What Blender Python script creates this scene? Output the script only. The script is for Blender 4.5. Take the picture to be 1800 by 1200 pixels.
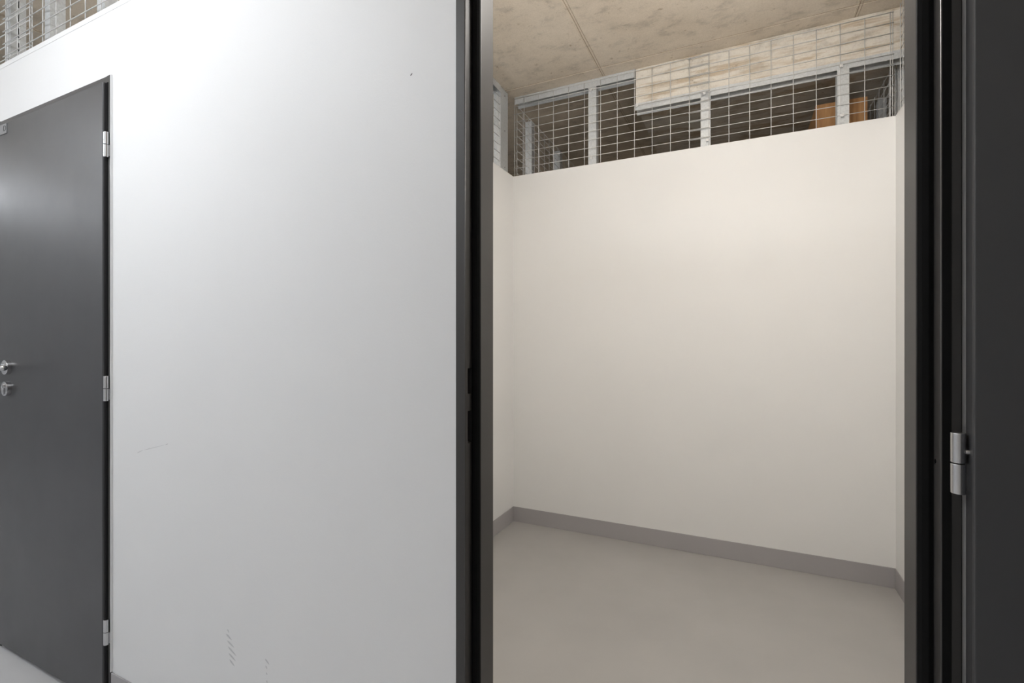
import bpy, bmesh, math, random
from mathutils import Vector, Matrix
random.seed(7)
R = math.radians
sc = bpy.context.scene
for o in list(bpy.data.objects):
    bpy.data.objects.remove(o)
C = sc.collection

# ------------------------------------------------------------------ camera, world, exposure
cam_d = bpy.data.cameras.new('camera'); cam = bpy.data.objects.new('camera', cam_d); C.objects.link(cam)
cam.location = (0, 0, 1.17)
cam.rotation_euler = (R(90), 0, R(25.31))
cam_d.lens = 17.0; cam_d.sensor_width = 36.0; cam_d.shift_y = -3 / 1800
cam_d.clip_start = 0.01; cam_d.clip_end = 60
sc.camera = cam
sc.view_settings.view_transform = 'Standard'; sc.view_settings.look = 'None'
sc.view_settings.gamma = 1.0; sc.view_settings.use_curve_mapping = False
sc.view_settings.exposure = 0.0
w = bpy.data.worlds.new('world'); sc.world = w; w.use_nodes = True
w.node_tree.nodes['Background'].inputs[0].default_value = (0.8, 0.85, 1, 1)
w.node_tree.nodes['Background'].inputs[1].default_value = 0.02
CORRIDOR_LAMP = 41.5       # emission strengths of the lamp diffusers
ROOM_LAMP = 61.0
COOL = (0.90, 0.945, 1.0, 1); WARM = (1.0, 0.96, 0.915, 1)

# ------------------------------------------------------------------ dimensions (metres)
YF = 0.84                 # corridor face of the front wall
YB = 2.83                 # room face of the back wall
XL, XR = -1.329, 0.66     # room faces of the side walls
WT = 2.225                # top of the partition walls
ZC = 2.745                # concrete ceiling
FT = 0.095                # thickness of the front wall

# ------------------------------------------------------------------ helpers
def link(o, parent=None):
    C.objects.link(o)
    if parent is not None: o.parent = parent
    return o
def tag(o, label=None, cat=None, group=None, kind=None):
    if label: o['label'] = label
    if cat: o['category'] = cat
    if group: o['group'] = group
    if kind: o['kind'] = kind
    return o
def empty(name, loc, label, cat, group=None, kind=None, rz=0):
    o = bpy.data.objects.new(name, None); o.location = loc; o.rotation_euler = (0, 0, rz)
    o.empty_display_size = 0.1
    link(o); return tag(o, label, cat, group, kind)
def mesh_of(bm, name, mat, smooth=False):
    bmesh.ops.recalc_face_normals(bm, faces=bm.faces)
    me = bpy.data.meshes.new(name); bm.to_mesh(me); bm.free()
    if mat: me.materials.append(mat)
    if smooth:
        for p in me.polygons: p.use_smooth = True
    return me
def obj(name, bm, mat, parent=None, smooth=False, loc=None, bevel=0, seg=2):
    me = bm if isinstance(bm, bpy.types.Mesh) else mesh_of(bm, name, mat, smooth)
    o = bpy.data.objects.new(name, me); link(o, parent)
    if loc: o.location = loc
    if bevel:
        m = o.modifiers.new('bevel', 'BEVEL'); m.width = bevel; m.segments = seg; m.limit_method = 'ANGLE'
        m.harden_normals = False
    return o
def box(bm, x0, x1, y0, y1, z0, z1):
    v = [bm.verts.new((x, y, z)) for x in (x0, x1) for y in (y0, y1) for z in (z0, z1)]
    for f in ((0,1,3,2),(4,6,7,5),(0,4,5,1),(2,3,7,6),(0,2,6,4),(1,5,7,3)):
        bm.faces.new([v[i] for i in f])
    return v
def BM(*boxes):
    bm = bmesh.new()
    for b in boxes: box(bm, *b)
    return bm
def prism(bm, pts, a0, a1, axis='z'):
    """extrude a closed outline; axis z: pts are (x,y); axis y: pts are (x,z); axis x: pts are (y,z)"""
    def P(p, a):
        return {'z': (p[0], p[1], a), 'y': (p[0], a, p[1]), 'x': (a, p[0], p[1])}[axis]
    A = [bm.verts.new(P(p, a0)) for p in pts]; B = [bm.verts.new(P(p, a1)) for p in pts]
    n = len(pts)
    bm.faces.new(A); bm.faces.new(list(reversed(B)))
    for i in range(n):
        j = (i + 1) % n
        bm.faces.new((A[i], B[i], B[j], A[j]))
    return bm
def tube(bm, p0, p1, r, n=10, r2=None, caps=True):
    p0, p1 = Vector(p0), Vector(p1); d = (p1 - p0).normalized()
    a = Vector((0, 0, 1)) if abs(d.z) < 0.9 else Vector((1, 0, 0))
    u = d.cross(a).normalized(); v = d.cross(u)
    r2 = r if r2 is None else r2
    A = [bm.verts.new(p0 + (u*math.cos(t) + v*math.sin(t))*r) for t in [2*math.pi*i/n for i in range(n)]]
    B = [bm.verts.new(p1 + (u*math.cos(t) + v*math.sin(t))*r2) for t in [2*math.pi*i/n for i in range(n)]]
    for i in range(n):
        j = (i+1) % n; bm.faces.new((A[i], A[j], B[j], B[i]))
    if caps: bm.faces.new(list(reversed(A))); bm.faces.new(B)
def sweep(bm, pts, r, n=14):
    """round bar through a list of points"""
    pts = [Vector(p) for p in pts]; rings = []
    for i, p in enumerate(pts):
        d = (pts[min(i+1, len(pts)-1)] - pts[max(i-1, 0)]).normalized()
        a = Vector((0, 0, 1)); u = d.cross(a).normalized(); v = d.cross(u)
        rings.append([bm.verts.new(p + (u*math.cos(2*math.pi*k/n) + v*math.sin(2*math.pi*k/n))*r) for k in range(n)])
    for A, B in zip(rings, rings[1:]):
        for i in range(n):
            j = (i+1) % n; bm.faces.new((A[i], A[j], B[j], B[i]))
    bm.faces.new(list(reversed(rings[0]))); bm.faces.new(rings[-1])
def wall_outline(x0, x1, ztop, doors):
    """wall elevation with openings that start at the floor; doors = [(xa, xb, h)]"""
    p = [(x0, 0)]
    for a, b, h in sorted(doors): p += [(a, 0), (a, h), (b, h), (b, 0)]
    return p + [(x1, 0), (x1, ztop), (x0, ztop)]

# ------------------------------------------------------------------ materials
def mat(name, col, rough=0.5, metal=0.0, spec=0.5, coat=0):
    m = bpy.data.materials.new(name); m.use_nodes = True
    b = m.node_tree.nodes['Principled BSDF']
    b.inputs['Base Color'].default_value = (*col, 1); b.inputs['Roughness'].default_value = rough
    b.inputs['Metallic'].default_value = metal; b.inputs['Specular IOR Level'].default_value = spec
    b.inputs['Coat Weight'].default_value = coat
    return m
def N(m, t, **kw):
    n = m.node_tree.nodes.new(t)
    for k, v in kw.items():
        if hasattr(n, k): setattr(n, k, v)
        else: n.inputs[k.replace('_', ' ')].default_value = v
    return n
def L(m, a, b): m.node_tree.links.new(a, b)
def coords(m, scale=(1, 1, 1), kind='Object', rot=(0,0,0)):
    t = N(m, 'ShaderNodeTexCoord'); g = N(m, 'ShaderNodeMapping')
    g.inputs['Scale'].default_value = scale; g.inputs['Rotation'].default_value = rot
    L(m, t.outputs[kind], g.inputs['Vector']); return g.outputs['Vector']
def noise(m, vec, scale, detail=4, rough=0.5, dist=0):
    n = N(m, 'ShaderNodeTexNoise', Scale=scale, Detail=detail, Roughness=rough, Distortion=dist)
    L(m, vec, n.inputs['Vector']); return n.outputs['Fac']
def ramp(m, fac, stops):
    r = N(m, 'ShaderNodeValToRGB'); e = r.color_ramp.elements
    while len(e) < len(stops): e.new(0.5)
    for el, (p, c) in zip(e, stops): el.position = p; el.color = (*c, 1)
    L(m, fac, r.inputs['Fac']); return r.outputs['Color']
def bump(m, h, strength, dist=0.002):
    b = N(m, 'ShaderNodeBump', Strength=strength, Distance=dist)
    L(m, h, b.inputs['Height']); L(m, b.outputs['Normal'], m.node_tree.nodes['Principled BSDF'].inputs['Normal'])
def BS(m, s): return m.node_tree.nodes['Principled BSDF'].inputs[s]
def mixc(m, fac, a, b, mode='MIX'):
    x = N(m, 'ShaderNodeMix', data_type='RGBA', blend_type=mode)
    for s, v in ((x.inputs[0], fac), (x.inputs[6], a), (x.inputs[7], b)):
        if isinstance(v, (tuple, float, int)): s.default_value = v
        else: L(m, v, s)
    return x.outputs[2]

def paint_white(name, col):
    m = mat(name, col, 0.55, spec=0.35)
    v = coords(m)
    a = noise(m, v, 3.0, 3); c = ramp(m, a, [(0.3, tuple(k*0.985 for k in col)), (0.7, col)])
    L(m, c, BS(m, 'Base Color'))
    big = noise(m, v, 260, 3, 0.6); bump(m, big, 0.16, 0.0012)
    return m
M = {}
M['wall'] = paint_white('white wall paint', (0.84, 0.84, 0.84))
M['wall_room'] = paint_white('warm-tinted white wall paint', (0.84, 0.837, 0.825))  # corridor white with the room's warm light tinted into the colour
M['mark'] = mat('grey scuff', (0.60, 0.60, 0.61), 0.7)
M['dark_mark'] = mat('dark speck', (0.12, 0.12, 0.12), 0.7)

def concrete(name, base, dark, light, mottle=1.0, streak=False):
    m = mat(name, base, 0.85, spec=0.25)
    v = coords(m)
    vs = coords(m, (1.0, 1.5, 1.3))
    big = noise(m, v, 1.9, 6, 0.62); mid = noise(m, vs, 7.5, 8, 0.70, 0.3)
    c0 = ramp(m, big, [(0.32, dark), (0.52, base), (0.72, light)])
    c1 = ramp(m, mid, [(0.32, tuple(k*(1-0.48*mottle) for k in base)), (0.48, base), (0.72, tuple(min(1, k*(1+0.13*mottle)) for k in base))])
    c = mixc(m, 0.58, c0, c1)
    sp = noise(m, v, 24, 5, 0.62); s = ramp(m, sp, [(0.27, (0.62, 0.57, 0.50)), (0.37, (1, 1, 1))])
    c = mixc(m, 1.0, c, s, 'MULTIPLY')
    grain = noise(m, v, 150, 3, 0.6); s = ramp(m, grain, [(0.3, (0.90, 0.89, 0.88)), (0.6, (1, 1, 1))])
    c = mixc(m, 1.0, c, s, 'MULTIPLY')
    if streak:      # rusty-brown stains left by the formwork, running along the beam
        st = noise(m, coords(m, (1.6, 4, 16)), 2.6, 6, 0.65, 0.5)
        s = ramp(m, st, [(0.36, (0.66, 0.55, 0.42)), (0.52, (1, 1, 1))])
        c = mixc(m, 0.85, c, s, 'MULTIPLY')
    L(m, c, BS(m, 'Base Color')); bump(m, mid, 0.25, 0.004)
    return m
M['ceiling'] = concrete('board marked concrete', (0.69, 0.61, 0.505), (0.56, 0.475, 0.37), (0.78, 0.705, 0.605))
M['beam'] = concrete('stained concrete beam', (0.75, 0.705, 0.625), (0.63, 0.565, 0.47), (0.84, 0.805, 0.735), 0.9, True)
M['seam'] = mat('seam stain', (0.36, 0.285, 0.20), 0.9)

m = mat('grey floor coating', (0.40, 0.395, 0.385), 0.38, spec=0.45)
v = coords(m); a = noise(m, v, 2.2, 4, 0.55)
L(m, ramp(m, a, [(0.3, (0.395, 0.385, 0.372)), (0.7, (0.432, 0.422, 0.408))]), BS(m, 'Base Color'))
L(m, ramp(m, noise(m, v, 5, 5), [(0.3, (0.34,)*3), (0.7, (0.48,)*3)]), BS(m, 'Roughness'))
bump(m, noise(m, v, 180, 3), 0.05, 0.001); M['floor'] = m
m = mat('brightened grey floor coating', (0.62, 0.62, 0.63), 0.38, spec=0.45)  # floor colour brightened to lift the corridor strip and its bounce light
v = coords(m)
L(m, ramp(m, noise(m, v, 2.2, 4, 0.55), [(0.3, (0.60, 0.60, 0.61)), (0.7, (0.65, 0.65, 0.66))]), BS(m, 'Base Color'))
bump(m, noise(m, v, 180, 3), 0.05, 0.001); M['floor_brightened'] = m
m = mat('grey rubber skirting', (0.40, 0.385, 0.39), 0.5, spec=0.4)
bump(m, noise(m, coords(m), 120, 2), 0.06, 0.001); M['base'] = m

def dark_paint(name, col, rough):
    m = mat(name, col, rough, spec=0.5)
    v = coords(m)
    L(m, ramp(m, noise(m, v, 4, 5, 0.6), [(0.3, (rough-0.03,)*3), (0.7, (rough+0.04,)*3)]), BS(m, 'Roughness'))
    bump(m, noise(m, v, 420, 2), 0.05, 0.0008)
    return m
M['door'] = dark_paint('anthracite door enamel', (0.052, 0.052, 0.055), 0.36)
M['frame'] = dark_paint('anthracite frame enamel', (0.044, 0.041, 0.039), 0.46)
M['gasket'] = mat('black rubber', (0.006, 0.006, 0.006), 0.8, spec=0.15)
M['recess_shade'] = mat('painted recess shade', (0.004, 0.004, 0.004), 0.9, spec=0.1)  # near-black colour standing for the shade inside grooves, slots, gaps and holes
M['steel'] = mat('brushed stainless steel', (0.62, 0.62, 0.63), 0.26, 1.0)
bump(M['steel'], noise(M['steel'], coords(M['steel'], (30, 30, 400)), 6, 2), 0.08, 0.0004)
M['chrome'] = mat('satin nickel', (0.72, 0.72, 0.74), 0.2, 1.0)
def galv(name, col, metal):
    m = mat(name, col, 0.42, metal)
    vo = N(m, 'ShaderNodeTexVoronoi', Scale=150.0); L(m, coords(m), vo.inputs['Vector'])
    g = ramp(m, vo.outputs['Color'], [(0.1, tuple(k*0.92 for k in col)), (0.9, tuple(min(1, k*1.08) for k in col))])
    L(m, g, BS(m, 'Base Color')); L(m, ramp(m, vo.outputs['Color'], [(0, (0.34,)*3), (1, (0.52,)*3)]), BS(m, 'Roughness'))
    return m
M['galv'] = galv('galvanised steel sheet', (0.62, 0.64, 0.65), 0.35)
M['wire'] = mat('galvanised wire', (0.70, 0.70, 0.69), 0.4, 0.15)
M['plate'] = mat('grey engraved plate', (0.20, 0.20, 0.205), 0.5)
M['plate_dark'] = mat('dark plate field', (0.05, 0.05, 0.053), 0.5)
m = mat('plywood', (0.50, 0.27, 0.11), 0.5)
wv = noise(m, coords(m, (14, 14, 1.2)), 3, 4, 0.6, 0.4)
L(m, ramp(m, wv, [(0.3, (0.36, 0.17, 0.06)), (0.7, (0.56, 0.31, 0.13))]), BS(m, 'Base Color')); M['wood'] = m
M['clip'] = mat('bright zinc clip', (0.8, 0.8, 0.8), 0.3, 0.3)
M['housing'] = mat('white lamp housing', (0.8, 0.8, 0.8), 0.4)
def emit(name, col, s):
    m = bpy.data.materials.new(name); m.use_nodes = True; nt = m.node_tree
    b = nt.nodes['Principled BSDF']; b.inputs['Base Color'].default_value = (0.8, 0.8, 0.8, 1)
    b.inputs['Emission Color'].default_value = col; b.inputs['Emission Strength'].default_value = s
    return m
M['lamp_cool'] = emit('cool lamp diffuser', COOL, CORRIDOR_LAMP)
M['lamp_warm'] = emit('warm lamp diffuser', WARM, ROOM_LAMP)

# ------------------------------------------------------------------ the setting
XW, XE, YS, YN = -9.0, 5.0, -0.95, 5.2      # outer limits of the basement
o = obj('floor_corridor', BM((XW, XE, YS, YF+0.03, -0.2, 0)), M['floor_brightened']); tag(o, 'grey coated corridor floor in front of the doors, colour brightened', 'floor', kind='structure')
o = obj('floor', BM((XW, XE, YF+0.03, YN, -0.2, 0)), M['floor']); tag(o, 'smooth grey coated floor of the small room', 'floor', kind='structure')
ceil = obj('ceiling', BM((XW, XE, YS, YN, ZC, ZC+0.2)), M['ceiling']); tag(ceil, 'board-marked beige concrete ceiling slab with formwork seams', 'ceiling', kind='structure')
def seam(x0, x1, y0, y1, d=0.0025):
    bm = bmesh.new(); box(bm, x0, x1, y0, y1, ZC-d, ZC+0.002)
    obj('formwork_seam', bm, M['ceiling'], ceil)
def wobble_seam(a, b, wdt, axis, mt='ceiling'):
    """thin raised fin left by the formwork joint, slightly uneven"""
    bm = bmesh.new(); n = 40; rows = []
    for i in range(n+1):
        t = a + (b-a)*i/n; j = random.uniform(-0.0012, 0.0012); d = 0.0018 + random.uniform(-0.0005, 0.0006)
        if axis[0] == 'y': pts = [(axis[1]-wdt/2+j, t, ZC+0.001), (axis[1]+j, t, ZC-d), (axis[1]+wdt/2+j, t, ZC+0.001)]
        else: pts = [(t, axis[1]-wdt/2+j, ZC+0.001), (t, axis[1]+j, ZC-d), (t, axis[1]+wdt/2+j, ZC+0.001)]
        rows.append([bm.verts.new(p) for p in pts])
    for A, B in zip(rows, rows[1:]):
        bm.faces.new((A[0], A[1], B[1], B[0])); bm.faces.new((A[1], A[2], B[2], B[1]))
    obj('formwork_seam', bm, M[mt], ceil)
for x in (-0.745, -1.995, -3.245, -4.495, 0.505, 1.755): 
    wobble_seam(YS, YN, 0.005, ('y', x), 'seam'); wobble_seam(YS, YN, 0.006, ('y', x-0.008)); wobble_seam(YS, YN, 0.003, ('y', x+0.012), 'seam')
wobble_seam(XW, XE, 0.004, ('x', 2.748), 'seam'); wobble_seam(XW, XE, 0.006, ('x', 2.756)); wobble_seam(XW, XE, 0.004, ('x', 0.25), 'seam')

# the two doors: opening rectangles (x of the frame's outer edges)
D2 = (-0.521, 0.266); D1 = (-2.579, -1.792); DH = 2.005
doors_at = [(D1[0]+0.005, D1[1]-0.005, DH-0.004), (D2[0]+0.005, D2[1]-0.005, DH-0.004), (-6.4, -5.62, DH)]
bm = bmesh.new(); prism(bm, wall_outline(XW, XE, WT, doors_at[:2]), YF, YF+FT, 'y')
wf = obj('wall_front', bm, M['wall']); tag(wf, 'white painted partition wall between corridor and storage rooms', 'wall', kind='structure')
bm = BM((XL-0.075, XR+0.075, YB, YB+0.075, 0, WT))
wb = obj('wall_back', bm, M['wall_room'], bevel=0.0015); tag(wb, 'warm-tinted white rear partition of the small room, mesh on top', 'wall', kind='structure')
bm = BM((XL-0.09, XL, YF+FT, YB, 0, WT), (XL-0.09, XL, YB+0.075, YN, 0, WT))
o = obj('wall_left', bm, M['wall_room']); tag(o, 'warm-tinted white left side partition of the small room', 'wall', kind='structure')
bm = BM((XR, XR+0.09, YF+FT, YB, 0, WT), (XR, XR+0.09, YB+0.075, YN, 0, WT))
o = obj('wall_right', bm, M['wall_room']); tag(o, 'warm-tinted white right side partition of the small room', 'wall', kind='structure')
o = obj('wall_corridor', BM((XW, XE, YS-0.1, YS, 0, ZC)), M['wall']); tag(o, 'white corridor wall opposite the doors, behind the viewer', 'wall', kind='structure')
o = obj('wall_west', BM((XW-0.1, XW, YS, YN, 0, ZC)), M['wall']); tag(o, 'white end wall far down the corridor', 'wall', kind='structure')
o = obj('wall_east', BM((XE, XE+0.1, YS, YN, 0, ZC)), M['wall']); tag(o, 'white end wall near the open door', 'wall', kind='structure')
o = obj('wall_north', BM((XW, XE, YN, YN+0.1, 0, ZC)), M['beam']); tag(o, 'concrete outer wall behind the storage rooms', 'wall', kind='structure')
# dropped concrete slab behind the back wall
SX = -0.553
o = obj('concrete_beam', BM((SX, XE, YB+0.020, YN, 2.535, ZC)), M['beam'], bevel=0.004)
tag(o, 'pale stained concrete downstand beam behind the wire mesh, right half', 'beam', kind='structure')
# skirtings
bh = 0.095
for nm, b, lab in (('baseboard_back', (XL+0.004, XR-0.004, YB-0.004, YB, 0, bh), 'grey rubber skirting along the rear wall of the room'),
                   ('baseboard_left', (XL, XL+0.004, YF+FT, YB, 0, bh), 'grey rubber skirting on the left side wall of the room'),
                   ('baseboard_right', (XR-0.004, XR, YF+FT, YB, 0, bh), 'grey rubber skirting on the right side wall of the room'),
                   ('baseboard_front', (D1[1], D2[0], YF-0.004, YF, 0, 0.122), 'grey skirting on the corridor wall between both doors'),
                   ('baseboard_corridor', (XW, XE, YS, YS+0.004, 0, 0.122), 'grey skirting on the corridor wall behind the viewer')):
    o = obj(nm, BM(b), M['base'], bevel=0.0012); tag(o, lab, 'skirting', kind='structure')
# thin edge bead on top of the corridor wall
bm = BM((XW, XE, YF-0.0012, YF+0.012, WT-0.016, WT+0.0015))
o = obj('trim_1', bm, M['wall'], bevel=0.0008); tag(o, 'white edge bead along the top of the corridor wall', 'trim', kind='structure')

# ------------------------------------------------------------------ marks on the corridor wall (own shapes, worn into the paint)
def ray(u, v, y=YF):
    s = u-900; k = y/(0.90400*850+0.42752*s)
    return ((-0.42752*850+0.90400*s)*k, 1.17+(597-v)*850*k/850)
def smear(u0, v0, u1, v1, wd, mt='mark'):
    (x0, z0), (x1, z1) = ray(u0, v0), ray(u1, v1)
    d = Vector((x1-x0, z1-z0)); n = Vector((-d.y, d.x)).normalized()*wd/2
    bm = bmesh.new(); y = YF-0.0004
    pts = [(x0, z0), (x0+d.x*.3+n.x, z0+d.y*.3+n.y), (x0+d.x*.75+n.x*.7, z0+d.y*.75+n.y*.7), (x1, z1), (x0+d.x*.7-n.x*.8, z0+d.y*.7-n.y*.8), (x0+d.x*.25-n.x, z0+d.y*.25-n.y)]
    bm.faces.new([bm.verts.new((p[0], y, p[1])) for p in pts]); return obj('scuff_mark', bm, M[mt], wf)
for a in ((400,1105,403,1112,.004),(397.5,1113,408,1125,.006),(399.5,1125,412,1138,.006),(400.5,1135,416,1153,.006),(402,1147,415,1162,.006),(403.5,1158,413,1171,.006),
          (466,1157,474,1168,.005),(467,1169,470,1176,.004),(468,1181,470,1186,.004),(469,1195,470,1200,.004)):
    smear(*a)
M['faint'] = mat('faint pencil line', (0.66, 0.66, 0.665), 0.7)
smear(241, 796, 252, 790.5, .002, 'mark'); smear(250, 791.5, 292, 781, .002, 'faint'); smear(291, 781.5, 296, 779.5, .0025, 'mark')
smear(721.5, 133.5, 725, 128.5, .003, 'dark_mark')
# ragged edge of wall paint against the left door's frame
bm = bmesh.new(); rows = []; n = 90; ph = [random.uniform(0, 6) for _ in range(4)]
for i in range(n+1):
    z = 0.125+(DH-0.125)*i/n
    a = 0.0005 + 0.0022*max(0, math.sin(z*7+ph[0])*0.5+math.sin(z*19+ph[1])*0.5+0.15*math.sin(z*60+ph[2]))
    rows.append([bm.verts.new((D1[1]+x, YF-0.0056, z)) for x in (0.0012, 0.0002-0.55*a)] + [bm.verts.new((D1[1]+0.0022, YF-0.0003, z))])
for A, B in zip(rows, rows[1:]):
    bm.faces.new((A[0], A[1], B[1], B[0])); bm.faces.new((A[2], A[0], B[0], B[2]))
obj('paint_edge', bm, M['wall'], wf)

# ------------------------------------------------------------------ doors
FY = YF-0.005            # frame face
LEAF_T = 0.040; LEAF_FRONT = 0.825
def door_frame(x0, x1, parent, strike):
    """steel frame, outer edges x0..x1: face 23 mm, rebate 26 mm deep, stop 18 mm, lining to the room side"""
    f, y1, y2 = 0.023, 0.866, 0.921
    prof = [(0, FY), (f, FY), (f, y1), (f+0.018, y1), (f+0.018, y2), (f+0.006, y2+0.012), (-0.012, y2+0.022), (-0.012, YF+FT+0.001), (0.006, YF+FT+0.001), (0.006, YF-0.0005), (0, YF-0.0005)]
    bm = bmesh.new(); prism(bm, [(x0+p[0], p[1]) for p in prof], 0, DH, 'z')
    fr = obj('door_frame', bm, M['frame'], parent, bevel=0.0016, seg=3)
    if strike:     # cut the latch and bolt slots in the rebate
        cut = BM((x0+f-0.014, x0+f+0.01, 0.844, 0.861, 1.060, 1.112), (x0+f-0.014, x0+f+0.01, 0.844, 0.861, 0.961, 1.026))
        co = obj('cut', cut, M['recess_shade'])
        mo = fr.modifiers.new('slots', 'BOOLEAN'); mo.object = co; mo.solver = 'EXACT'
        dg = bpy.context.evaluated_depsgraph_get(); me = bpy.data.meshes.new_from_object(fr.evaluated_get(dg))
        fr.modifiers.clear(); fr.data = me; bpy.data.objects.remove(co)
    bm = bmesh.new(); prism(bm, [(x1-p[0], p[1]) for p in prof], 0, DH, 'z')
    prism(bm, [(p[1], DH-p[0]) for p in [(0.001, FY+0.0003), (f, FY+0.0003), (f, y1), (f+0.018, y1), (f+0.018, y2), (0.006, y2), (0.006, YF-0.0005), (0.001, YF-0.0005)]], x0+0.01, x1-0.01, 'x')
    f2 = obj('door_frame', bm, M['frame'], parent, bevel=0.0016, seg=3)
    # rubber gasket on the stop
    for a, s in ((x0+f, 1), (x1-f, -1)):
        g = bmesh.new(); q = [(0.0005, 0.8655), (0.0005, 0.859), (0.006, 0.8575), (0.013, 0.859), (0.0175, 0.8625), (0.0175, 0.8655)]
        prism(g, [(a+s*p[0], p[1]) for p in q], 0.002, DH-0.025, 'z'); obj('gasket', g, M['gasket'], parent)
    # black strip painted in for the shaded gap on the hinge side
    g = BM((x1-0.0215, x1-0.0115, FY-0.0008, FY+0.004, 0.002, DH-0.022)); obj('hinge_gap_shade', g, M['gasket'], parent, bevel=0.0003)
    # corner line between frame face and rebate: fold bead
    for a, s in ((x0+f, 1), (x1-f, -1)):
        g = bmesh.new(); tube(g, (a-s*0.0015, FY+0.0008, 0.001), (a-s*0.0015, FY+0.0008, DH-f), 0.0016, 8); obj('fold_bead', g, M['frame'], parent, smooth=True)
    return fr
def leaf(parent, wd, name='door_leaf', place=None):
    """leaf in local space: hinge edge at x=0, runs to -x; y 0 = corridor face, y .04 = room face"""
    bm = bmesh.new(); z0, z1 = 0.018, 1.984
    box(bm, -wd, 0, 0.0, 0.0355, z0, z1)
    lf = obj(name, bm, M['door'], parent, bevel=0.0045, seg=4)
    bm = bmesh.new(); box(bm, -wd+0.003, -0.003, 0.0352, 0.0375, z0+0.003, z1-0.003); obj('groove_shade', bm, M['recess_shade'], lf)  # dark filler sheet, coloured as the shade of the gap
    bm = bmesh.new(); box(bm, -wd, 0, 0.0373, 0.0405, z0, z1); obj('inner_skin', bm, M['door'], lf, bevel=0.0012, seg=3)
    for side in (0, 1):
        yf = 0.0 if side == 0 else 0.0405; s = -1 if side == 0 else 1
        def Y(d): return yf + s*d
        hx = -wd+0.0925
        # lever rose, key rose
        for nm, z in (('handle_rose', 1.068), ('key_rose', 0.989)):
            g = bmesh.new(); tube(g, (hx, Y(-0.001), z), (hx, Y(0.014), z), 0.0265, 40); 
            ro = obj(nm, g, M['steel'], lf, bevel=0.0012)
            if nm == 'key_rose':
                g = bmesh.new(); pts = []
                for k in range(16):
                    t = math.pi*k/15; pts.append((hx+0.0088*math.cos(t), z+0.009+0.0088*math.sin(t)))
                pts += [(hx-0.005, z+0.004), (hx-0.005, z-0.017), (hx-0.003, z-0.02), (hx+0.003, z-0.02), (hx+0.005, z-0.017), (hx+0.005, z+0.004)]
                prism(g, pts, min(Y(0.0135), Y(0.0165)), max(Y(0.0135), Y(0.0165)), 'y'); obj('lock_cylinder', g, M['chrome'], lf)
                g = BM((hx-0.0008, hx+0.0008, min(Y(0.016), Y(0.017)), max(Y(0.016), Y(0.017)), z+0.003, z+0.013)); obj('keyhole', g, M['recess_shade'], lf)
        g = bmesh.new(); z = 1.071; pts = [(hx, Y(0.008), z), (hx, Y(0.030), z), (hx, Y(0.042), z)]
        for k in range(1, 7):
            t = k/6*math.pi/2; pts.append((hx+0.013*(1-math.cos(t)), Y(0.042+0.013*math.sin(t)), z))
        pts.append((hx+0.128, Y(0.055), z)); sweep(g, pts, 0.0090, 18)
        obj('lever_handle', g, M['steel'], lf, smooth=True)
    return lf
def hinge(parent, x, y, zc, plate_dir, open_pin=None):
    g = bmesh.new(); r = 0.0078
    h = empty_part('hinge', parent)
    for a, b in ((0.0006, 0.0395), (-0.0395, -0.0006)):
        g = bmesh.new(); tube(g, (x, y, zc+a), (x, y, zc+b), r, 28); obj('hinge_barrel', g, M['steel'], h, smooth=False, bevel=0.0009)
    g = bmesh.new(); tube(g, (x, y, zc-0.002), (x, y, zc+0.002), r*0.86, 20); obj('hinge_pin', g, M['recess_shade'], h)
    g = BM((x+0.002, x+0.0125, y+0.0035, y+0.009, zc-0.036, zc-0.001)) if plate_dir else BM((x-0.0125, x-0.002, y+0.0035, y+0.009, zc-0.036, zc-0.001))
    obj('hinge_plate', g, M['steel'], h, bevel=0.0006)
    return h
def empty_part(name, parent):
    o = bpy.data.objects.new(name, None); o.empty_display_size = 0.05; link(o, parent); return o

LW = 0.735
# closed door on the left
d1 = empty('door_1', ((D1[0]+D1[1])/2, YF, 0), 'closed anthracite steel door at the left edge, lever handle and three hinges', 'door', kind='structure')
d1.matrix_world = Matrix.Identity(4)
door_frame(D1[0], D1[1], d1, False)
l1 = leaf(d1, LW); l1.location = (-1.8145, LEAF_FRONT, 0)
for z in (1.783, 1.017, 0.252): hinge(d1, -1.8035, 0.8295, z, True)
# engraved plate at the top corner of the leaf
pl = obj('number_plate', BM((-LW+0.001, -LW+0.078, -0.0025, 0.0005, 1.940, 1.977)), M['plate'], l1, bevel=0.0006)
pl['label'] = 'small grey engraved plate'
tc = bpy.data.curves.new('plate_text', 'FONT'); tc.body = 'D'; tc.size = 0.030; tc.extrude = 0.0004; tc.align_x = 'CENTER'; tc.align_y = 'CENTER'
to = bpy.data.objects.new('tmp', tc); C.objects.link(to)
me = bpy.data.meshes.new_from_object(to); bpy.data.objects.remove(to)
me.materials.clear(); me.materials.append(M['plate_dark'])
t = bpy.data.objects.new('plate_lettering', me); link(t, l1); t.location = (-LW+0.064, -0.0028, 1.9585); t.rotation_euler = (R(90), 0, 0)
# open door on the right, leaf folded back against the corridor wall
d2 = empty('door_2', ((D2[0]+D2[1])/2, YF, 0), 'open anthracite steel door, leaf folded back to the right of the doorway', 'door', kind='structure')
d2.matrix_world = Matrix.Identity(4)
door_frame(D2[0], D2[1], d2, True)
l2 = leaf(d2, LW)
PX, PY = 0.2555, 0.828
TH = R(175.0)
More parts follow.
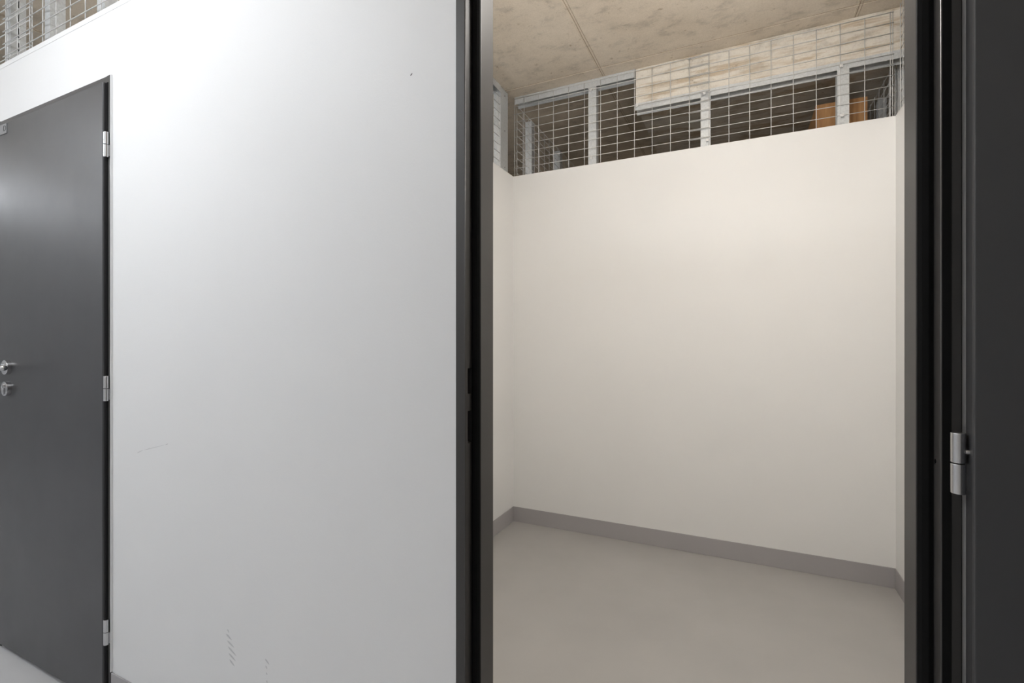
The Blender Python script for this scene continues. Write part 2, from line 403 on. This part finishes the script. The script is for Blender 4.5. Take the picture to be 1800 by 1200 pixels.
# closed pose has hinge edge at (PX-.011, front .825); rotate about the pin
T = Matrix.Translation((PX, PY, 0)) @ Matrix.Rotation(TH, 4, 'Z') @ Matrix.Translation((-0.011, -0.003, 0))
l2.matrix_world = T
for z in (1.783, 1.010, 0.252):
    h = hinge(d2, PX, PY-0.012, z, True)
    g = bmesh.new(); tube(g, (PX+0.006, PY-0.016, z+0.016), (PX+0.018, PY-0.018, z+0.016), 0.0032, 14); obj('hinge_screw', g, M['steel'], h)
g = bmesh.new(); tube(g, (0.2434, 0.853, 1.003), (0.2424, 0.853, 1.003), 0.0028, 12); obj('screw_hole', g, M['recess_shade'], d2)
g = bmesh.new(); tube(g, (0.2432, 0.853, 0.999), (0.2422, 0.853, 0.999), 0.0010, 10); obj('screw_hole', g, M['steel'], d2)

# ------------------------------------------------------------------ wire mesh panels
WR = 0.0018
_wm = {}
def wire_mesh(length, axis):
    k = (round(length, 3), axis)
    if k not in _wm:
        bm = bmesh.new(); d = {'z': (0, 0, length), 'x': (length, 0, 0), 'y': (0, length, 0)}[axis]
        tube(bm, (0, 0, 0), d, WR, 8); _wm[k] = mesh_of(bm, 'wire', M['wire'], True)
    return _wm[k]
def mesh_panel(label, axis, a0, a1, fixed, verts, zs, group=None, side=1, joined=False, zlo=WT-0.08):
    """axis 'x' or 'y' is the direction the panel runs"""
    loc = (a0, fixed, zlo) if axis == 'x' else (fixed, a0, zlo)
    t = empty('wire_mesh_panel', loc, label, 'mesh panel', group)
    ztop = max(zs)+0.006
    def W(p, ln, ax):
        o = bpy.data.objects.new('wire', wire_mesh(ln, ax)); link(o, t); o.location = (p[0]-loc[0], p[1]-loc[1], p[2]-loc[2]); return o
    if joined:
        bm = bmesh.new()
        for a in verts:
            p = (a, fixed) if axis == 'x' else (fixed, a); tube(bm, (*p, zlo), (*p, ztop), WR, 6)
        for z in zs:
            off = side*WR*1.8
            if axis == 'x': tube(bm, (a0, fixed+off, z), (a1, fixed+off, z), WR, 6)
            else: tube(bm, (fixed+off, a0, z), (fixed+off, a1, z), WR, 6)
        bmesh.ops.translate(bm, verts=bm.verts, vec=(-loc[0], -loc[1], -loc[2]))
        o = obj('wire_grid', bm, M['wire'], t, smooth=True); o['kind'] = 'stuff'; return t
    for a in verts: W(((a, fixed) if axis == 'x' else (fixed, a)) + (zlo,), ztop-zlo, 'z')
    for z in zs:
        off = side*WR*1.8
        if axis == 'x': W((a0, fixed+off, z), a1-a0, 'x')
        else: W((fixed+off, a0, z), a1-a0, 'y')
    return t
ZS = [2.2765+0.05*k for k in range(10)]
va = [-1.3235]+[-1.257+0.1*k for k in range(12)]
mesh_panel('galvanised wire mesh panel on the rear wall, left half under the ceiling', 'x', -1.327, -0.151, YB+0.010, va, ZS, 'mesh panels above the rear wall', -1)
mesh_panel('galvanised wire mesh panel on the rear wall, right half in front of the concrete beam', 'x', -0.264, 0.656, YB+0.0165, [-0.257+0.1*k for k in range(10)]+[0.652], [z-0.003 for z in ZS], 'mesh panels above the rear wall', -1)
ysd = [0.95+0.1*k for k in range(19)]
mesh_panel('wire mesh panel seen edge-on above the right side wall', 'y', 0.94, 2.80, XR+0.008, ysd+[2.79], [z-0.006 for z in ZS], None, 1)
mesh_panel('wire mesh panel behind the post above the left side wall', 'y', 0.94, 2.676, XL-0.024, [y for y in ysd if y < 2.67]+[2.672], ZS, None, 1)
# corridor side, above the closed door
fx = [-1.839-0.1*k for k in range(-3, 9)]
mesh_panel('wire mesh panel above the corridor wall, between closed door and doorway', 'x', -2.655, -0.45, 0.877, [-0.539-0.1*k for k in range(22)], [z+0.018 for z in ZS], 'mesh panels above the corridor wall', -1)
mesh_panel('wire mesh panel above the closed door, upper left corner', 'x', -4.35, -2.437, 0.8835, [-2.439-0.1*k for k in range(20)], [z+0.012 for z in ZS], 'mesh panels above the corridor wall', -1)
mesh_panel('wire mesh panel above the open doorway, out to the right', 'x', -0.56, 2.9, 0.8835, [-0.539+0.1*k for k in range(35)], [z+0.012 for z in ZS], 'mesh panels above the corridor wall', -1, joined=True)
# neighbouring compartments behind the rear wall
ny = [2.93+0.1*k for k in range(22)]
mesh_panel('dim wire mesh panel of the next compartment, behind left corner', 'y', 2.92, 5.1, XL-0.02, ny, ZS, 'mesh panels of the next compartment', 1, joined=True)
mesh_panel('dim wire mesh panel of the next compartment, behind right corner', 'y', 2.92, 5.1, XR+0.020, ny, [z for z in ZS if z < 2.53], 'mesh panels of the next compartment', 1, joined=True)
mesh_panel('second dim wire mesh layer behind the right corner', 'y', 2.92, 5.1, XR+0.075, [y+0.04 for y in ny], [z+0.02 for z in ZS if z < 2.50], 'mesh panels of the next compartment', 1, joined=True)

# ------------------------------------------------------------------ galvanised studs and tracks
def stud(label, group, x, y, rot, z1, fl=0.05, web=0.05, slots=True, clips=(), z0=WT-0.04):
    """C section: web in the local y-z plane at x=0 facing +x, flanges run to -x"""
    t = empty('metal_stud', (x, y, z0), label, 'metal stud', group, rz=rot)
    th = 0.0018; H = z1-z0
    bm = bmesh.new()
    if slots:
        s = 0.0042; sl = bmesh.new()
        box(bm, -th, 0, 0, web/2-s, 0, H); box(bm, -th, 0, web/2+s, web, 0, H)
        z = 0.0; k = 0
        while z < H:
            zb = min(z+0.021, H); box(bm, -th, 0, web/2-s, web/2+s, z, zb)
            if zb < H: box(sl, -0.006, -0.001, web/2-s, web/2+s, zb, min(z+0.060, H))
            z += 0.060
        obj('slot_shade', sl, M['recess_shade'], t)  # dark pieces fill the slots to give them their shade
    else: box(bm, -th, 0, 0, web, 0, H)
    obj('stud_web', bm, M['galv'], t)
    obj('stud_flange', BM((-fl, -th, 0, th, 0, H)), M['galv'], t)
    obj('stud_flange', BM((-fl, -th, web-th, web, 0, H)), M['galv'], t)
    obj('stud_lip', BM((-fl, -fl+th, th, 0.008, 0, H), (-fl, -fl+th, web-0.008, web-th, 0, H)), M['galv'], t)
    for (cx, cz) in clips:
        g = bmesh.new(); box(g, cx-0.007, cx+0.007, -0.0175, -0.0005, cz-z0-0.005, cz-z0+0.001)
        box(g, cx-0.007, cx+0.007, -0.0185, -0.0165, cz-z0-0.013, cz-z0+0.001)
        tube(g, (cx, -0.016, cz-z0-0.004), (cx, -0.0215, cz-z0-0.004), 0.0035, 10)
        obj('mesh_clip', g, M['clip'], t, bevel=0.0006)
    return t
G1 = 'galvanised studs above the rear wall'
ys = YB+0.020
stud('galvanised stud behind the rear mesh, left of the concrete beam', G1, -0.786, ys, 0, ZC-0.005, slots=False, clips=((-0.03, 2.680), (-0.028, 2.270)))
stud('galvanised stud behind the rear mesh, middle one under the beam', G1, -0.149, ys-0.003, 0, 2.53, slots=False, clips=((-0.03, 2.520), (-0.014, 2.263)))
stud('galvanised stud behind the rear mesh, right one beside the wooden panel', G1, 0.481, ys-0.003, 0, 2.53, slots=False, clips=((-0.035, 2.517), (-0.032, 2.275)))
for lab, x0, x1, z1, y0 in (('galvanised ceiling track left of the concrete beam', XL, SX-0.002, ZC-0.001, ys), ('galvanised track fixed under the concrete beam', SX-0.002, XR+0.05, 2.540, ys-0.0015)):
    hh = 0.048 if z1 > 2.6 else 0.040
    t = empty('metal_track', (x0, y0, z1-hh), lab, 'metal track', 'galvanised tracks above the rear wall')
    obj('track_flange', BM((0, x1-x0, -0.0015, 0.0, 0, hh)), M['galv'], t)
    obj('track_flange', BM((0, x1-x0, 0.055, 0.0565, -0.004, hh)), M['galv'], t)
    if z1 > 2.6: obj('track_web', BM((0, x1-x0, 0, 0.055, hh-0.002, hh)), M['galv'], t)
g = empty('mesh_clip', (SX+0.012, ys-0.02, 2.528), 'shiny clip holding the mesh at the left end of the beam', 'clip')
obj('clip_body', BM((-0.007, 0.007, 0, 0.017, -0.006, 0.004), (-0.007, 0.007, -0.002, 0, -0.014, 0.004)), M['clip'], g, bevel=0.0006)
# left side wall
t = stud('wide galvanised post above the left side wall near the corner', 'galvanised posts above the left side wall', XL-0.016, 2.782, R(90), ZC-0.004, fl=0.102, web=0.05, slots=False)
t['label'] = 'wide galvanised post above the left side wall near the corner'
# turned so that its broad side faces the room
for c in list(t.children): bpy.data.objects.remove(c)
t.rotation_euler = (0, 0, 0); t.location = (XL-0.016, 2.68, WT-0.04); H = ZC-0.004-(WT-0.04)
obj('stud_web', BM((-0.0018, 0, 0, 0.103, 0, H)), M['galv'], t, bevel=0.0008)
obj('stud_flange', BM((-0.05, -0.0018, 0, 0.0018, 0, H)), M['galv'], t)
obj('stud_flange', BM((-0.05, -0.0018, 0.1012, 0.103, 0, H)), M['galv'], t)
for z in (0.07, 0.30, 0.52):
    g = bmesh.new(); tube(g, (0.0002, 0.055, z), (0.0022, 0.055, z), 0.0032, 10); obj('screw_head', g, M['dark_mark'], t)
tr = empty('metal_track', (XL-0.066, 0.95, ZC-0.042), 'galvanised ceiling track above the left side wall', 'metal track')
obj('track_flange', BM((0.05, 0.0515, 0, 1.73, 0, 0.041)), M['galv'], tr); obj('track_flange', BM((0, 0.0015, 0, 1.86, 0, 0.041)), M['galv'], tr)
obj('track_web', BM((0.0015, 0.05, 0, 1.73, 0.039, 0.041)), M['galv'], tr)
for y in (1.45, 2.06): stud('galvanised post above the left side wall, %s' % ('nearer the doorway' if y < 2 else 'second from the corner'), 'galvanised posts above the left side wall', XL-0.016, y, 0, ZC-0.004, slots=False)
for y, w_ in ((1.45, 'near the doorway'), (2.06, 'in the middle')): stud('galvanised post above the right side wall, %s' % w_, 'galvanised posts above the right side wall', XR+0.075, y, 0, ZC-0.004, slots=False)
# corridor wall, above the closed door
G2 = 'galvanised studs above the corridor wall'
stud('slotted galvanised stud at the upper left corner above the closed door', G2, -2.630, 0.8885, 0, ZC-0.004, web=0.046)
stud('plain galvanised stud above the closed door, right of the slotted one', G2, -2.315, 0.8885, 0, ZC-0.004, fl=0.04, web=0.046, slots=False)
stud('galvanised stud above the right hinge side of the closed door', G2, -1.940, 0.8885, 0, ZC-0.004, fl=0.05, web=0.036, slots=False)
for x, w_ in ((-3.25, 'far left of the closed door'), (-1.31, 'left of the doorway'), (-0.68, 'just left of the doorway'), (0.4, 'right of the doorway'), (1.03, 'over the folded-back leaf')):
    stud('galvanised stud above the corridor wall, '+w_, G2, x, 0.8885, 0, ZC-0.004, fl=0.05, web=0.04, slots=False)
# next compartment
G3 = 'studs of the next compartment'
for y in (3.20, 3.80, 4.40):
    stud('dim galvanised stud behind the left corner, %s' % {3.2: 'nearest to the rear wall', 3.8: 'second from the rear wall', 4.4: 'farthest from the rear wall'}[y], G3, XL-0.028, y, 0, ZC-0.004, fl=0.05, web=0.05, slots=False)
for y in (2.98, 3.36):
    stud('dim galvanised stud behind the right corner, %s' % ('close to the beam edge' if y < 3.1 else 'farther back by the wooden cabinet'), 'right studs of the next compartment', XR+0.082, y, 0, 2.53, fl=0.04, web=0.04, slots=False)

# ------------------------------------------------------------------ things in the next compartment
t = empty('plywood_cabinet', (0.49, 3.12, 0), 'orange-brown wooden cabinet top behind the rear mesh, lower right', 'cabinet')
obj('cabinet_side', BM((-0.118, -0.100, 0, 0.40, 0, 2.455)), M['wood'], t, bevel=0.001)
obj('cabinet_side', BM((0.097, 0.115, 0, 0.40, 0, 2.455)), M['wood'], t, bevel=0.001)
obj('cabinet_door', BM((-0.117, 0.114, -0.018, -0.001, 0.06, 2.452)), M['wood'], t, bevel=0.001)
obj('cabinet_top', BM((-0.100, 0.097, 0, 0.40, 2.437, 2.455)), M['wood'], t)
obj('cabinet_back', BM((-0.100, 0.097, 0.39, 0.40, 0, 2.437)), M['wood'], t)

# ------------------------------------------------------------------ lamps
def lamp(label, x, y, ln, mt, rz=0, wd=0.16, drop=0.17):
    t = empty('ceiling_lamp', (x, y, ZC-drop), label, 'lamp', 'corridor ceiling lamps', rz=rz)
    obj('lamp_housing', BM((-ln/2, ln/2, -wd/2, wd/2, -0.02, 0)), M['housing'], t, bevel=0.004)
    for sx in (-0.22, 0.22):
        g = bmesh.new(); tube(g, (sx, 0, -0.001), (sx, 0, drop), 0.005, 10); obj('hanger_rod', g, M['galv'], t)
    bm = bmesh.new(); n = 12
    pts = [(wd*0.47*math.copysign(abs(math.cos(math.pi*k/n))**0.5, math.cos(math.pi*k/n)), -0.0195-0.085*math.sin(math.pi*k/n)**0.5) for k in range(n+1)]
    prism(bm, pts, -ln/2+0.01, ln/2-0.01, 'x'); obj('lamp_diffuser', bm, M[mt], t)
    return t
lamp('corridor ceiling lamp between the closed door and the doorway', -1.60, -0.08, 0.64, 'lamp_cool')
lamp('corridor ceiling lamp farther left down the corridor', -6.2, -0.28, 0.6, 'lamp_cool')
lamp('added unseen fill lamp in the corridor, left of the closed door', -3.9, -0.72, 0.6, 'lamp_cool')  # added out of view as fill for the lower left wall
M['fill_dim'] = emit('added dim warm fill globe', (1.0, 0.86, 0.70, 1), 3.2)
M['fill_store'] = emit('added storage fill globe', (1.0, 0.97, 0.93, 1), 30.0)
def globe(label, x, y, zt, rod, r, mt):
    t = empty('globe_lamp', (x, y, zt), label, 'lamp', 'globe lamps of the storage rooms')
    g = bmesh.new(); tube(g, (0, 0, 0), (0, 0, -0.02), 0.06, 32); tube(g, (0, 0, -0.02), (0, 0, -rod), 0.011, 12); obj('lamp_base', g, M['housing'], t)
    g = bmesh.new(); bmesh.ops.create_uvsphere(g, u_segments=32, v_segments=16, radius=r)
    bmesh.ops.scale(g, vec=(1, 1, 0.72), verts=g.verts); bmesh.ops.translate(g, vec=(0, 0, -rod-r*0.57), verts=g.verts)
    obj('lamp_globe', g, M[mt], t, smooth=True)
globe('round warm pendant lamp inside the small open room', 0.02, 1.18, ZC, 0.40, 0.14, 'lamp_warm')
globe('added unseen fill lamp in the compartment behind the rear wall', -0.30, 4.45, 2.535, 0.30, 0.12, 'fill_dim')  # added out of view to lift the ceiling and studs behind the mesh
globe('added unseen fill lamp in the storage room behind the closed door', -2.45, 1.95, ZC, 0.45, 0.12, 'fill_store')  # added out of view to brighten the ceiling above the closed door
